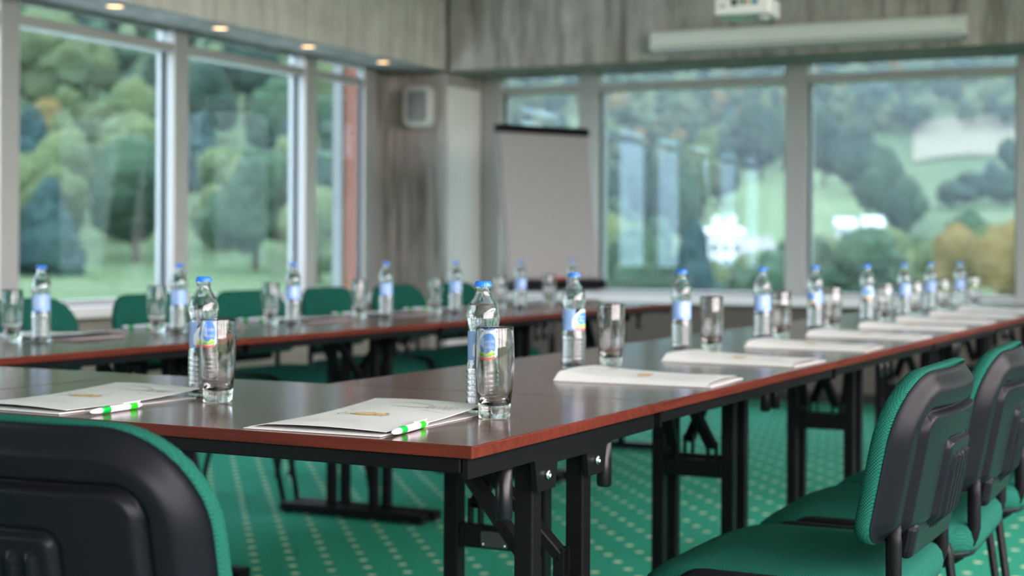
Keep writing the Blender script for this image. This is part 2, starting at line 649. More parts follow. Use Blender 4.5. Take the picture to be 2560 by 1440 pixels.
def make_table():
    t = thing('folding_table', 'x', 'table')
    bm = bmesh.new()
    bmesh.ops.create_cube(bm, size=1)
    for v in bm.verts:
        v.co = Vector((v.co.x * (TL - 0.001), v.co.y * (TD - 0.001), TZ - TT / 2 + v.co.z * TT))
    bmesh.ops.bevel(bm, geom=list(bm.edges), offset=0.0019, segments=2, profile=0.5, affect='EDGES')
    me = bpy.data.meshes.new('tabletop')
    for f in bm.faces:
        f.material_index = 0 if abs(f.normal.z) > 0.99 else 1
    bm.to_mesh(me)
    bm.free()
    me.materials.append(M_TOP)
    me.materials.append(M_EDGE)
    obj('tabletop', me, None, t)
    zb = TZ - TT
    for s in (-1, 1):
        obj('long_apron', MB().bbox((-TL / 2 + 0.025, s * 0.335 - 0.012, zb - 0.022), (TL / 2 - 0.025, s * 0.335 + 0.012, zb), 0.002), M_STEEL, t)
    for e in (-1, 1):
        X = lambda x: e * x

        def bb(x0, x1, y0, y1, z0, z1, r=0.002):
            return MB().bbox((min(X(x0), X(x1)), y0, z0), (max(X(x0), X(x1)), y1, z1), r)

        xe = TL / 2 - 0.014
        xp = TL / 2 - 0.046
        ap = MB()
        poly = [(-0.345, zb), (-0.345, zb - 0.030), (-0.135, zb - 0.030), (-0.125, zb - 0.078), (-0.062, zb - 0.078), (-0.055, zb - 0.040),
                (0.055, zb - 0.040), (0.062, zb - 0.078), (0.125, zb - 0.078), (0.135, zb - 0.030), (0.345, zb - 0.030), (0.345, zb)]
        Mp = Matrix(((0, 0, 1, 0), (1, 0, 0, 0), (0, 1, 0, 0), (0, 0, 0, 1)))
        ap.prism(poly, min(X(xe), X(xe - 0.008)), max(X(xe), X(xe - 0.008)), 0, Mp)
        obj('end_apron', ap, M_STEEL, t)
        for s in (-1, 1):
            post = obj('leg_post', bb(xp - 0.016, xp + 0.016, s * 0.093 - 0.016, s * 0.093 + 0.016, 0.035, zb - 0.006, 0.003), M_STEEL, t)
            Mb = Matrix.Translation((X(xe), s * 0.093, zb - 0.055)) @ Matrix.Rotation(e * R(90), 4, 'Y')
            obj('bolt', MB().lathe([(0.0075, 0), (0.0075, 0.004), (0.005, 0.0055), (0.0032, 0.0055), (0.0032, 0.003), (0, 0.003)], 14, 0, Mb), M_CHROME, post)
            # rubber bumpers that part stacked tables
            obj('bumper', MB().lathe([(0, zb - 0.112), (0.011, zb - 0.112), (0.0128, zb - 0.108), (0.0128, zb - 0.003), (0, zb - 0.003)], 20, 0,
                Matrix.Translation((X(xe - 0.026), s * 0.185, 0))), M_RUBBER, t)
            # folding brace
            p0, p1 = Vector((X(xp - 0.012), s * 0.052, 0.515)), Vector((X(xp - 0.20), s * 0.022, zb - 0.004))
            d = (p1 - p0)
            zx = d.normalized()
            yx = Vector((0, 1, 0))
            xx = yx.cross(zx).normalized()
            yx = zx.cross(xx)
            Mr = Matrix(((xx.x, yx.x, zx.x, p0.x), (xx.y, yx.y, zx.y, p0.y), (xx.z, yx.z, zx.z, p0.z), (0, 0, 0, 1)))
            obj('brace', MB().bbox((-0.009, -0.014, 0.0), (0.009, 0.014, d.length), 0.002, 0, 1, Mr), M_STEEL, t)
            cl = MB()
            for q in (-1, 1):
                cl.box((min(X(xp - 0.020), X(xp - 0.002)), s * 0.052 + q * 0.011 - 0.002, 0.478), (max(X(xp - 0.020), X(xp - 0.002)), s * 0.052 + q * 0.011 + 0.002, 0.528))
            cl.tube([(X(xp - 0.011), s * 0.052 - 0.013, 0.512), (X(xp - 0.011), s * 0.052 + 0.013, 0.512)], 0.003, 8)
            obj('clevis', cl, M_STEEL, t)
        cp = obj('cross_plate', bb(xp - 0.014, xp + 0.012, -0.077, 0.077, 0.437, 0.48, 0.002), M_STEEL, t)
        mp_ = obj('maker_plate', MB().bbox((min(X(xp + 0.012), X(xp + 0.0135)), -0.028, 0.441), (max(X(xp + 0.012), X(xp + 0.0135)), 0.028, 0.471), 0.0005, 0, 1), M_DARKPLATE, cp)
        for s in (-1, 1):
            obj('screw', MB().lathe([(0.003, 0), (0.0025, 0.002), (0, 0.0026)], 10, 0,
                Matrix.Translation((X(xp + 0.0135), s * 0.023, 0.446)) @ Matrix.Rotation(e * R(90), 4, 'Y')), M_CHROME, cp)
        obj('foot', bb(xp - 0.026, xp + 0.026, -0.315, 0.315, 0.008, 0.040, 0.004), M_STEEL, t)
        for s in (-1, 1):
            obj('foot_glide', MB().lathe([(0.018, 0.0), (0.018, 0.009), (0, 0.009)], 14, 0, Matrix.Translation((X(xp), s * 0.29, 0))), M_RUBBER, t)
    return t


XR0, XL0, Y0 = -1.0, -2.78, 2.562
tproto = make_table()
table_specs = []
table_specs.append((-1.0 - TL / 2, 1.848 + TD / 2, 0.0, 'front folding table with its near corner facing the camera, two place settings'))
table_specs.append((-1.0 - TL * 1.5 - 0.002, 1.848 + TD / 2, 0.0, 'front folding table at the very left edge, continuing the near row'))
for i in range(5):
    table_specs.append((XR0 - TD / 2, Y0 + 0.001 + (i + 0.5) * TL, R(90), 'mahogany folding table, %s from the front corner in the row beside the black chair backs' % ORD[i]))
for i in range(4):
    table_specs.append((XL0 - TD / 2, Y0 + 0.001 + (i + 0.5) * TL, R(90), 'mahogany folding table, %s from the front in the row along the left windows' % ORD[i]))
for k, (x, y, rz, lab) in enumerate(table_specs):
    o = tproto if k == 0 else dup(tproto)
    o.location, o.rotation_euler = (x, y, 0), (0, 0, rz)
    o['label'] = lab
    o['group'] = 'folding tables set as a rectangle'


# ================================================================== CHAIRS
def rrect(w, h, rt, rb, n=8):
    """rounded rectangle, x in +-w/2, y 0..h, corner radii top / bottom"""
    pts = []
    for cx, cyy, r, a0 in ((w / 2 - rb, rb, rb, -90), (w / 2 - rt, h - rt, rt, 0), (-w / 2 + rt, h - rt, rt, 90), (-w / 2 + rb, rb, rb, 180)):
        for i in range(n + 1):
            a = R(a0 + 90 * i / n)
            pts.append((cx + r * math.cos(a), cyy + r * math.sin(a)))
    return pts


BW, BH = 0.478, 0.268
B_Z0, B_Y0, B_TILT = 0.562, -0.215, R(11.0)


def back_map(x, h, d):
    """panel coordinates (across, up, depth towards the rear) -> chair coordinates"""
    curve = 0.6 * x * x                      # sides wrap forward
    y = -d + curve
    return Vector((x, B_Y0 + y * math.cos(B_TILT) - h * math.sin(B_TILT), B_Z0 + h * math.cos(B_TILT) + y * math.sin(B_TILT) * 0.3))


def panel_sdf(x, h):
    """distance inside the rounded outline (positive inside)"""
    rt = 0.115 if h > BH / 2 else 0.035
    qx = abs(x) - (BW / 2 - rt)
    qy = abs(h - BH / 2) - (BH / 2 - rt)
    return -(math.hypot(max(qx, 0), max(qy, 0)) + min(max(qx, qy), 0) - rt)


def resample(pts, n):
    P = [Vector(p) for p in pts] + [Vector(pts[0])]
    seg = [(b - a).length for a, b in zip(P[:-1], P[1:])]
    tot, out, i, acc = sum(seg), [], 0, 0.0
    for k in range(n):
        t = tot * k / n
        while acc + seg[i] < t:
            acc += seg[i]
            i += 1
        q = P[i].lerp(P[i + 1], (t - acc) / max(seg[i], 1e-9))
        out.append((q.x, q.y))
    return out


def shell_mesh():
    """black moulded rear shell with stepped panel and ribs"""
    out = resample(rrect(BW, BH, 0.115, 0.035, 40), 260)
    scales = [1.0 - 0.0045 * i for i in range(30)] + [0.865 - 0.0155 * i for i in range(1, 54)] + [0.02]
    mb = MB()
    rgs = []
    for sc in scales:
        rg = []
        for px_, ph_ in out:
            x, h = px_ * sc, BH / 2 + (ph_ - BH / 2) * sc
            s = max(0.0, panel_sdf(x, h))
            d = 0.022 * sstep(0.0, 0.034, s) + 0.001
            # inner panel set back behind a soft step
            ix, ih = abs(x) - 0.145, h - 0.172
            inx = 0.03 - (math.hypot(max(ix, 0), max(ih, 0)) + min(max(ix, ih), 0))
            d += 0.007 * sstep(-0.003, 0.004, inx) - 0.010 * math.exp(-((inx + 0.004) / 0.004) ** 2)
            ix, ih = abs(x) - 0.062, h - 0.138
            bx = 0.013 - (math.hypot(max(ix, 0), max(ih, 0)) + min(max(ix, ih), 0))
            d += 0.007 * sstep(-0.004, 0.004, bx) - 0.004 * math.exp(-((bx + 0.004) / 0.004) ** 2)
            if 0.0 < h < 0.138 and abs(x) < 0.062:
                k = abs(((x + 0.062) / 0.0248) % 1.0 - 0.5)
                end = sstep(0.136, 0.124, h)
                d += 0.006 * sstep(0.28, 0.14, k) * end
            rg.append(back_map(x, h, d))
        rgs.append(rg)
    mb.rings(rgs, 0, True, False, True)
    # lower skirt that wraps the supports
    return mb


def cushion_back():
    mb = MB()
    out = rrect(BW + 0.003, BH + 0.005, 0.117, 0.037, 9)
    rg = []
    for sc, d in ((0.985, -0.0005), (1.0, -0.003), (1.005, -0.010), (1.0, -0.019), (0.975, -0.027), (0.90, -0.034), (0.6, -0.040), (0.25, -0.042)):
        rg.append([back_map(x * sc, BH / 2 + (h - 0.0025 - BH / 2) * sc, d) for x, h in out])
    mb.rings(rg)
    return mb


SW, SD = 0.465, 0.43


def seat_map(x, y, z):
    z -= 0.55 * max(0.0, y - 0.07) ** 2 * 3.0
    z += 0.10 * max(0.0, -y - 0.08) ** 2
    return Vector((x, y, z))


def seat_ring(sc, z):
    pts = rrect(SW, SD, 0.10, 0.085, 9)
    return [seat_map(x * sc, (y - SD / 2) * sc, z) for x, y in pts]


def make_chair():
    t = thing('conference_chair', 'x', 'chair')
    mb = MB()
    mb.rings([seat_ring(s, z) for s, z in ((0.985, 0.452), (1.0, 0.458), (1.012, 0.472), (1.0, 0.488), (0.965, 0.499), (0.88, 0.507), (0.62, 0.514), (0.25, 0.516))])
    obj('seat', mb, M_FABRIC, t)
    obj('seat_pan', MB().rings([seat_ring(s, z) for s, z in ((0.80, 0.434), (0.95, 0.440), (0.985, 0.4515))]), M_PLASTIC, t)
    obj('backrest', cushion_back(), M_FABRIC, t)
    obj('back_shell', shell_mesh(), M_PLASTIC, t)
    skm = Matrix.Translation((0, B_Y0, B_Z0)) @ Matrix.Rotation(B_TILT, 4, 'X')
    obj('support_cover', MB().bbox((-0.15, -0.020, -0.030), (0.15, 0.006, 0.03), 0.013, 0, 3, skm), M_PLASTIC, t)
    for s in (-1, 1):
        x = s * 0.242
        rail = [(x + s * 0.010, 0.225, 0.012), (x + s * 0.004, 0.160, 0.30), (x, 0.128, 0.41)]
        rail += arc((0.075, 0.448), 0.05, R(-5), R(90), 7, x=x)
        rail += [(x, -0.04, 0.498)]
        rail += arc((-0.125, 0.448), 0.05, R(90), R(185), 7, x=x)
        rail += [(x + s * 0.004, -0.195, 0.30), (x + s * 0.010, -0.265, 0.012)]
        obj('side_frame', MB().tube(rail, 0.0085, 12, 0, 0.0135), M_STEEL, t)
        for yy in (0.225, -0.265):
            obj('foot_cap', MB().lathe([(0.0, 0.0), (0.0125, 0.0), (0.0135, 0.02), (0.0, 0.022)], 12, 0, Matrix.Translation((x + s * 0.010, yy, 0))), M_RUBBER, t)
        xs = s * 0.178
        sup = [(xs, 0.10, 0.425), (xs, -0.11, 0.425)]
        sup += arc((-0.125, 0.510), 0.085, R(-90), R(-172), 8, x=xs)
        sup += [(xs, -0.209, 0.56), (xs, -0.208, 0.60)]
        obj('back_support', MB().tube(sup, 0.0085, 12, 0, 0.0125), M_STEEL, t)
    for yy in (0.10, -0.10):
        obj('cross_tube', MB().tube([(-0.242, yy, 0.48), (-0.22, yy, 0.436), (0.22, yy, 0.436), (0.242, yy, 0.48)], 0.009, 10), M_STEEL, t)
    return t


cproto = make_chair()
chair_specs = [(-1.222, 1.475, R(0), 'green conference chair in the bottom corner, its black ribbed back towards the camera')]
rw = ['nearest right-hand green chair with its whole seat in view', 'green chair half hidden behind the nearest right-hand chair',
      'green chair cut by the right edge, third black back in the row', 'green chair behind the third black chair back at the right edge']
for i in range(4):
    chair_specs.append((-0.757 + 0.012 * i, 2.55 + 0.556 * i, R(90) + R((0, 2, -2, 1)[i]), rw[i]))
for i, y in enumerate((3.30, 3.93, 4.63, 5.24, 5.86, 6.45, 7.02)):
    chair_specs.append((-3.72, y + 0.05, R(-90) + R((4, -3, 2, -2, 3, 0, -3)[i]), 'dark green chair seen from the front, %s along the left windows' % ORD[i]))
for k, (x, y, rz, lab) in enumerate(chair_specs):
    o = cproto if k == 0 else dup(cproto)
    o.location, o.rotation_euler = (x, y, 0), (0, 0, rz)
    o['label'] = lab
    o['group'] = 'green conference chairs around the tables'


# ================================================================== BOTTLES AND TUMBLERS
BOT_OUT = [(0.0, 0.0015), (0.018, 0.0), (0.0255, 0.001), (0.0272, 0.004), (0.0272, 0.012), (0.0268, 0.02)]
z = 0.022
while z < 0.075:
    BOT_OUT += [(0.0272, z), (0.0272, z + 0.004), (0.0258, z + 0.0065)]
    z += 0.009
BOT_OUT += [(0.0262, 0.082), (0.0246, 0.086), (0.0244, 0.10), (0.0244, 0.136), (0.0250, 0.1395), (0.0268, 0.145), (0.0278, 0.153), (0.0277, 0.160),
            (0.0262, 0.168), (0.0232, 0.176), (0.0188, 0.184), (0.0150, 0.190), (0.0127, 0.196), (0.0122, 0.203), (0.0128, 0.2045), (0.0128, 0.208), (0.0122, 0.2095), (0.0122, 0.2125)]
BOT_IN = [(r - 0.0022, zz) for r, zz in BOT_OUT if 0.012 <= zz < 0.2]
BOT_IN = [(0.0, 0.009), (0.016, 0.0065), (0.0225, 0.008)] + BOT_IN + [(0.0088, 0.205), (0.0088, 0.2125)]


def smooth_profile(p):
    return p


def bottle_meshes():
    g = MB()
    prof = BOT_OUT + list(reversed(BOT_IN))
    g.lathe(prof, 40)
    water = [(max(r - 0.00025, 0.0), zz + (0.0003 if zz < 0.01 else 0)) for r, zz in BOT_IN if zz <= 0.178]
    lv = water[-1]
    w = MB().lathe(water + [(lv[0], 0.1795), (0.0, 0.1795)], 40)
    cap = MB().lathe([(0.0, 0.2165), (0.0105, 0.2165), (0.0125, 0.2155), (0.0136, 0.2125), (0.0142, 0.2085), (0.0146, 0.2075), (0.0136, 0.2072), (0.0128, 0.2100), (0.0, 0.2128)], 84, 0, None, False,
                     lambda r, zz, a: r * (1 + 0.035 * math.sin(21 * a) * sstep(0.2145, 0.208, zz)) if r > 0.0127 else r)
    return g, w, cap


RL = 0.0248


def wrap(x, zz, r=RL):
    a = x / r
    return Vector((r * math.sin(a), -r * math.cos(a), zz))


def patch(poly_fn, x0, x1, r, n=26):
    """curved strip between lower and upper z as functions of x"""
    vs, fs = [], []
    for i in range(n + 1):
        x = x0 + (x1 - x0) * i / n
        a, b = poly_fn(x)
        vs += [wrap(x, a, r), wrap(x, max(a + 1e-5, b), r)]
    for i in range(n):
        fs.append((2 * i, 2 * i + 2, 2 * i + 3, 2 * i + 1))
    return MB().add(vs, fs, 0, True)


def text_patch(txt, size, x, zz, r):
    cu = bpy.data.curves.new('lettering', 'FONT')
    cu.body = txt
    cu.size = size
    cu.align_x = 'CENTER'
    cu.resolution_u = 2
    to = bpy.data.objects.new('lettering_tmp', cu)
    C.objects.link(to)
    dg = bpy.context.evaluated_depsgraph_get()
    me = bpy.data.meshes.new_from_object(to.evaluated_get(dg))
    bpy.data.objects.remove(to)
    mb = MB()
    mb.add([wrap(x + v.co.x, zz + v.co.y, r) for v in me.vertices], [tuple(p.vertices) for p in me.polygons])
    bpy.data.meshes.remove(me)
    bpy.data.curves.remove(cu)
    return mb


def make_bottle():
    t = thing('water_bottle', 'x', 'bottle')
    g, w, cap = bottle_meshes()
    obj('glass_body', g, M_GLASS, t)
    obj('water', w, M_WATER, t)
    obj('crown_cap', cap, M_CAP, t)
    zc = 0.111

    def ell(cx, cz, ax, az):
        return lambda x: (cz - az * math.sqrt(max(0, 1 - ((x - cx) / ax) ** 2)), cz + az * math.sqrt(max(0, 1 - ((x - cx) / ax) ** 2)))

    # pale blue film: two wings that meet behind, cut to a point on either side of the badge
    fl_ = obj('label_film', patch(lambda x: (0.088 + 0.016 * sstep(0.034, 0.016, abs(x)), 0.135 - 0.020 * sstep(0.034, 0.016, abs(x))), 0.0165, 2 * PI * RL - 0.0165, RL, 44), M_LABEL, t)
    bd = obj('badge', patch(lambda x: (0.0885 + 0.24 * x * x / 0.02, 0.118 + 0.0165 * (1 - (x / 0.024) ** 2) + 0.30 * x), -0.024, 0.024, RL + 0.0002, 30), M_LABELW, t)
    obj('blue_oval', patch(ell(0.003, 0.1125, 0.0165, 0.0165), -0.0134, 0.0194, RL + 0.0004), M_LBLUE, bd)
    obj('far_hill', patch(lambda x: (0.0945 + 0.15 * x * x / 0.02, max(0.0945, 0.1035 - 0.55 * abs(x + 0.011), 0.1045 - 0.6 * abs(x - 0.009))), -0.0165, 0.0175, RL + 0.0006), M_LLIME, bd)
    obj('near_hill', patch(lambda x: (0.0942 + 0.15 * x * x / 0.02, max(0.0942, 0.0995 - 0.45 * abs(x + 0.008), 0.1005 - 0.5 * abs(x - 0.013))), -0.0165, 0.0175, RL + 0.0008), M_LGREEN, bd)
    obj('red_ribbon', patch(lambda x: (0.0885 + 0.20 * x * x / 0.02, 0.0925 + 0.20 * x * x / 0.02), -0.0175, 0.0165, RL + 0.0006), M_LRED, bd)
    tx = text_patch('Gorska', 0.0078, 0.003, 0.1155, RL + 0.0008)
    tx.add(*(lambda q: (q.v, q.f))(text_patch('Natura', 0.0078, 0.003, 0.1075, RL + 0.0008)))
    obj('lettering', tx, M_LABELW, bd)
    obj('back_oval', patch(ell(PI * RL, 0.111, 0.016, 0.022), PI * RL - 0.016, PI * RL + 0.016, RL + 0.0003), M_LABELP, fl_)
    obj('back_oval_rim', patch(lambda x: (0.111 - 0.022 * math.sqrt(max(0, 1 - ((x - PI * RL) / 0.016) ** 2)) - 0.0012, 0.111 - 0.022 * math.sqrt(max(0, 1 - ((x - PI * RL) / 0.016) ** 2)) + 0.0022),
                                PI * RL - 0.013, PI * RL + 0.013, RL + 0.0004), M_LBLUE, fl_)
    return t


def make_tumbler():
    t = thing('drinking_glass', 'x', 'glass')
    out = [(0.0, 0.0), (0.0235, 0.0), (0.0252, 0.002), (0.0254, 0.014), (0.0262, 0.022), (0.0288, 0.042), (0.0308, 0.066), (0.0318, 0.09), (0.0314, 0.115), (0.0302, 0.1435), (0.0298, 0.1452)]
    inn = [(0.0288, 0.1450), (0.0290, 0.140), (0.0300, 0.115), (0.0303, 0.09), (0.0292, 0.066), (0.0270, 0.045), (0.0230, 0.029), (0.0150, 0.0215), (0.0, 0.0195)]
    obj('glass_wall', MB().lathe(out + inn, 44), M_TUMBLER, t)
    return t


bproto, gproto = make_bottle(), make_tumbler()


# ================================================================== FOLDERS AND PENS
FW, FD = 0.235, 0.325


def cover_z(x, y):
    ty = (y + FD / 2) / FD
    return 0.0062 + 0.020 * max(0, ty - 0.35) ** 1.6 + 0.003 * math.sin(PI * (x / FW + 0.5))


def make_folder():
    t = thing('document_folder', 'x', 'folder')
    obj('back_cover', MB().bbox((-FW / 2, -FD / 2, 0.0), (FW / 2, FD / 2, 0.0012), 0.0004, 0, 1), M_PAPER, t)
    fl_ = MB()
    fl_.prism([(-FW / 2 + 0.004, -FD / 2 + 0.001), (FW / 2 - 0.001, -FD / 2 + 0.001), (FW / 2 - 0.004, -FD / 2 + 0.06), (-FW / 2 + 0.03, -FD / 2 + 0.06)], 0.0013, 0.0022)
    obj('pocket_flap', fl_, M_PAPER, t)
    nx, ny = 14, 22
    y0, y1 = -FD / 2 + 0.014, FD / 2 + 0.008
    top, bot = [], []
    for j in range(ny + 1):
        for i in range(nx + 1):
            x, y = -FW / 2 + FW * i / nx, y0 + (y1 - y0) * j / ny
            # the spine side dips to the back cover
            k = sstep(0.0, 0.03, x + FW / 2)
            zz = 0.0016 + (cover_z(x, y) - 0.0016) * k
            top.append((x, y, zz))
            bot.append((x, y, zz - 0.0007))
    n = (nx + 1) * (ny + 1)
    fs = []
    for j in range(ny):
        for i in range(nx):
            a = j * (nx + 1) + i
            fs.append((a, a + 1, a + nx + 2, a + nx + 1))
            fs.append((n + a, n + a + nx + 1, n + a + nx + 2, n + a + 1))
    rim = [i for i in range(nx + 1)] + [j * (nx + 1) + nx for j in range(1, ny + 1)] + [ny * (nx + 1) + i for i in range(nx - 1, -1, -1)] + [j * (nx + 1) for j in range(ny - 1, 0, -1)]
    for a, b in zip(rim, rim[1:] + rim[:1]):
        fs.append((a, n + a, n + b, b))
    cv = obj('front_cover', MB().add(top + bot, fs, 0, False), M_PAPER, t)

    def on(x, y, dz=0.0005):
        k = sstep(0.0, 0.03, x + FW / 2)
        return (x, y, 0.0016 + (cover_z(x, y) - 0.0016) * k + dz)

    def stroke(pts, w, dz=0.0005):
        vs, fs2 = [], []
        for i, (x, y) in enumerate(pts):
            a, b = pts[max(i - 1, 0)], pts[min(i + 1, len(pts) - 1)]
            dx, dy = b[0] - a[0], b[1] - a[1]
            l = math.hypot(dx, dy) or 1
            ww = w * (0.35 + 0.65 * abs(math.sin(2.3 * i / len(pts) * PI)))
            vs += [on(x - dy / l * ww, y + dx / l * ww, dz), on(x + dy / l * ww, y - dx / l * ww, dz)]
        for i in range(len(pts) - 1):
            fs2.append((2 * i, 2 * i + 1, 2 * i + 3, 2 * i + 2))
        return vs, fs2

    rnd = random.Random(4)
    # emblem: an ochre wash with dark ink dots and fine handwriting at its side
    blob = [(0.0 + 0.033 * math.cos(a) * (0.85 + 0.3 * rnd.random()), 0.012 + 0.014 * math.sin(a) * (0.8 + 0.4 * rnd.random())) for a in [2 * PI * i / 28 for i in range(28)]]
    obj('ochre_emblem', MB().add([on(0.0, 0.012, 0.0006)] + [on(x, y, 0.0006) for x, y in blob], [(0, i + 1, (i + 1) % 28 + 1) for i in range(28)]), M_PRINTO, cv)
    ink = MB()
    for i in range(26):
        x, y, s = rnd.uniform(-0.055, 0.028), 0.012 + rnd.uniform(-0.022, 0.024), rnd.uniform(0.0009, 0.0026)
        ink.add([on(x - s, y, 0.0008), on(x, y - s * 1.6, 0.0008), on(x + s, y, 0.0008), on(x, y + s * 1.6, 0.0008)], [(0, 1, 2, 3)])
    structure(obj('ink_marks', ink, M_PRINTB, cv), 'stuff')
    sc = MB()
    sc.add(*stroke([(0.012 + 0.042 * math.cos(a) - 0.01 * math.sin(a), 0.118 + 0.018 * math.sin(a)) for a in [2 * PI * i / 36 - 2.6 for i in range(31)]], 0.0013))
    sc.add(*stroke([(0.046 + 0.0016 * i, 0.106 + 0.013 * math.sin(i * 1.05) + 0.0002 * i) for i in range(34)], 0.0010))
    sc.add(*stroke([(0.05 + 0.0016 * i, 0.084 - 0.0005 * i) for i in range(32)], 0.0008))
    obj('script_print', sc, M_PRINTG, cv)
    fn = MB()
    for q in range(4):
        fn.add(*stroke([(-0.085 + 0.006 * i, -0.095 + 0.011 * q + 0.0016 * math.sin(i * 2.1 + q)) for i in range(26)], 0.0008))
    for q in range(3):
        fn.add(*stroke([(-0.10 + 0.008 * i, 0.05 + 0.03 * q + 0.006 * math.sin(i * 0.5 + q)) for i in range(9)], 0.0008))
    structure(obj('fine_print', fn, M_PRINTL, cv), 'stuff')
    return t


def make_pen():
    t = thing('ballpoint_pen', 'x', 'pen')
    My = Matrix.Translation((0, 0, 0.0058)) @ Matrix.Rotation(R(-90), 4, 'X')       # along +y, tip at y = 0

    def seg(name, prof, m, n=20):
        obj(name, MB().lathe(prof, n, 0, My), m, t)

    seg('tip', [(0.0, -0.002), (0.0008, 0.0), (0.0030, 0.003), (0.0048, 0.018), (0.0052, 0.026)], M_PENW)
    seg('grip', [(0.0054, 0.026), (0.0056, 0.030), (0.0056, 0.044), (0.0054, 0.047)], M_PENG)
    seg('barrel', [(0.0052, 0.047), (0.0054, 0.055), (0.0054, 0.094), (0.0053, 0.098)], M_PENW)
    seg('collar', [(0.0055, 0.098), (0.0058, 0.100), (0.0053, 0.104), (0.0058, 0.106), (0.0053, 0.110), (0.0058, 0.112), (0.0056, 0.117)], M_PENL)
    seg('push_button', [(0.0048, 0.117), (0.0045, 0.124), (0.003, 0.132), (0.0, 0.133)], M_PENW)
    obj('clip', MB().bbox((-0.0022, 0.085, 0.0112), (0.0022, 0.128, 0.0132), 0.0006, 0, 1), M_PENW, t)
    return t


fproto, pproto = make_folder(), make_pen()
used = {'b': 0, 'g': 0, 'f': 0, 'p': 0}
protos = {'b': bproto, 'g': gproto, 'f': fproto, 'p': pproto}
groups = {'b': 'water bottles at the place settings', 'g': 'tumblers at the place settings', 'f': 'white folders at the place settings', 'p': 'green and white pens'}


def put(kind, x, y, rz, lab):
    o = protos[kind] if not used[kind] else dup(protos[kind])
    used[kind] = 1
    o.location, o.rotation_euler = (x, y, TZ + 0.0004), (0, 0, rz)
    o['label'], o['group'] = lab, groups[kind]
    return o


# front row
put('f', -1.285, 2.030, R(2), 'white folder on the near table corner with a pen along its edge')
put('f', -1.875, 2.040, R(-3), 'white folder at the left edge of the front table')
put('p', -1.150, 1.884, R(8), 'green and white pen beside the folder at the near table corner')
put('p', -1.712, 1.884, R(4), 'green and white pen beside the folder at the left picture edge')
put('b', -1.187, 2.228, R(42), 'water bottle behind the tumbler on the near table corner')
put('b', -1.765, 2.235, R(50), 'water bottle behind the tumbler left of the front table centre')
put('g', -1.138, 2.176, 0, 'tumbler closest to the camera, on the near table corner')
put('g', -1.676, 2.163, 0, 'tumbler on the front table left of centre')
# right row, seen from the black chair backs towards the far windows
rb = [3.150, 3.80, 4.45, 5.10, 5.76, 6.32, 6.94, 7.55]
rrot = [72, 215, 190, 330, 20, 250, 130, 170]
rg_ = [3.265, 3.893, 4.545, 5.165, 5.835, 6.40, 7.01, 7.64]
rf = [2.965, 3.575, 4.19, 4.80, 5.42, 5.98, 6.58, 7.19]
for i in range(8):
    w_ = ORD[i]
    put('b', -1.435 + 0.012 * ((i * 7) % 3 - 1), rb[i], R(rrot[i]), 'water bottle, %s from the front in the row beside the black chair backs' % w_)
    put('g', -1.395 + 0.01 * ((i * 5) % 3 - 1), rg_[i], 0, 'tumbler, %s from the front in the row beside the black chair backs' % w_)
    put('f', -1.185, rf[i], R(90 + (3, -2, 1, -3, 2, 0, 2, -1)[i]), 'white folder, %s from the front in the row beside the black chair backs' % w_)
# left row
lb = [3.255, 3.852, 4.473, 5.095, 5.647, 6.256, 6.821]
for i in range(7):
    w_ = ORD[i]
    put('b', -3.14, lb[i], R((200, 160, 225, 180, 140, 250, 190)[i]), 'water bottle, %s from the left picture edge in the window row' % w_)
    put('g', -3.275 + 0.01 * ((i * 5) % 3 - 1), lb[i] + 0.035 + 0.01 * (i % 3), 0, 'tumbler, %s from the left picture edge in the window row' % w_)
    put('f', -3.315, lb[i] + 0.245, R(-90 + (3, -3, 2, -2, 1, 3, -1)[i]), 'white folder, %s from the left picture edge in the window row' % w_)
    if i < 6:
        put('p', -3.455, lb[i] + 0.10, R(-86), 'green and white pen, %s from the left picture edge in the window row' % w_)

# ================================================================== FLIP CHART
fc_ang = math.atan2(0.87, 0.49)
fc = thing('flip_chart_easel', 'black flip chart easel with a blank pad greyed by painted shade in front of the corner windows', 'flip chart', (-4.03, 8.50, 0), fc_ang)
TI = Matrix.Translation((0, 0.02, 0.80)) @ Matrix.Rotation(R(-8), 4, 'X')
obj('board', MB().bbox((-0.345, 0.0, 0.0), (0.345, 0.018, 0.98), 0.004, 0, 1, TI), M_SPKGRILL, fc)
obj('paper_pad', MB().bbox((-0.325, -0.014, 0.035), (0.335, 0.0, 0.93), 0.001, 0, 1, TI), M_PAD, fc)
obj('clamp_bar', MB().bbox((-0.345, -0.030, 0.925), (0.345, 0.022, 0.975), 0.006, 0, 2, TI), M_RUBBER, fc)
obj('pen_tray', MB().bbox((-0.345, -0.085, -0.045), (0.345, 0.022, 0.015), 0.006, 0, 2, TI), M_RUBBER, fc)
obj('marker', MB().tube([TI @ Vector((-0.03, -0.05, 0.022)), TI @ Vector((0.07, -0.05, 0.022))], 0.008, 10), M_REDMARK, fc)
obj('column', MB().tube([(0.0, 0.03, 0.16), (0.0, 0.03, 0.80)], 0.02, 12), M_RUBBER, fc)
for a in (90, 210, 330):
    obj('leg', MB().tube([(0, 0.03, 0.20), (0.34 * math.cos(R(a)), 0.03 + 0.34 * math.sin(R(a)), 0.014)], 0.013, 10), M_RUBBER, fc)

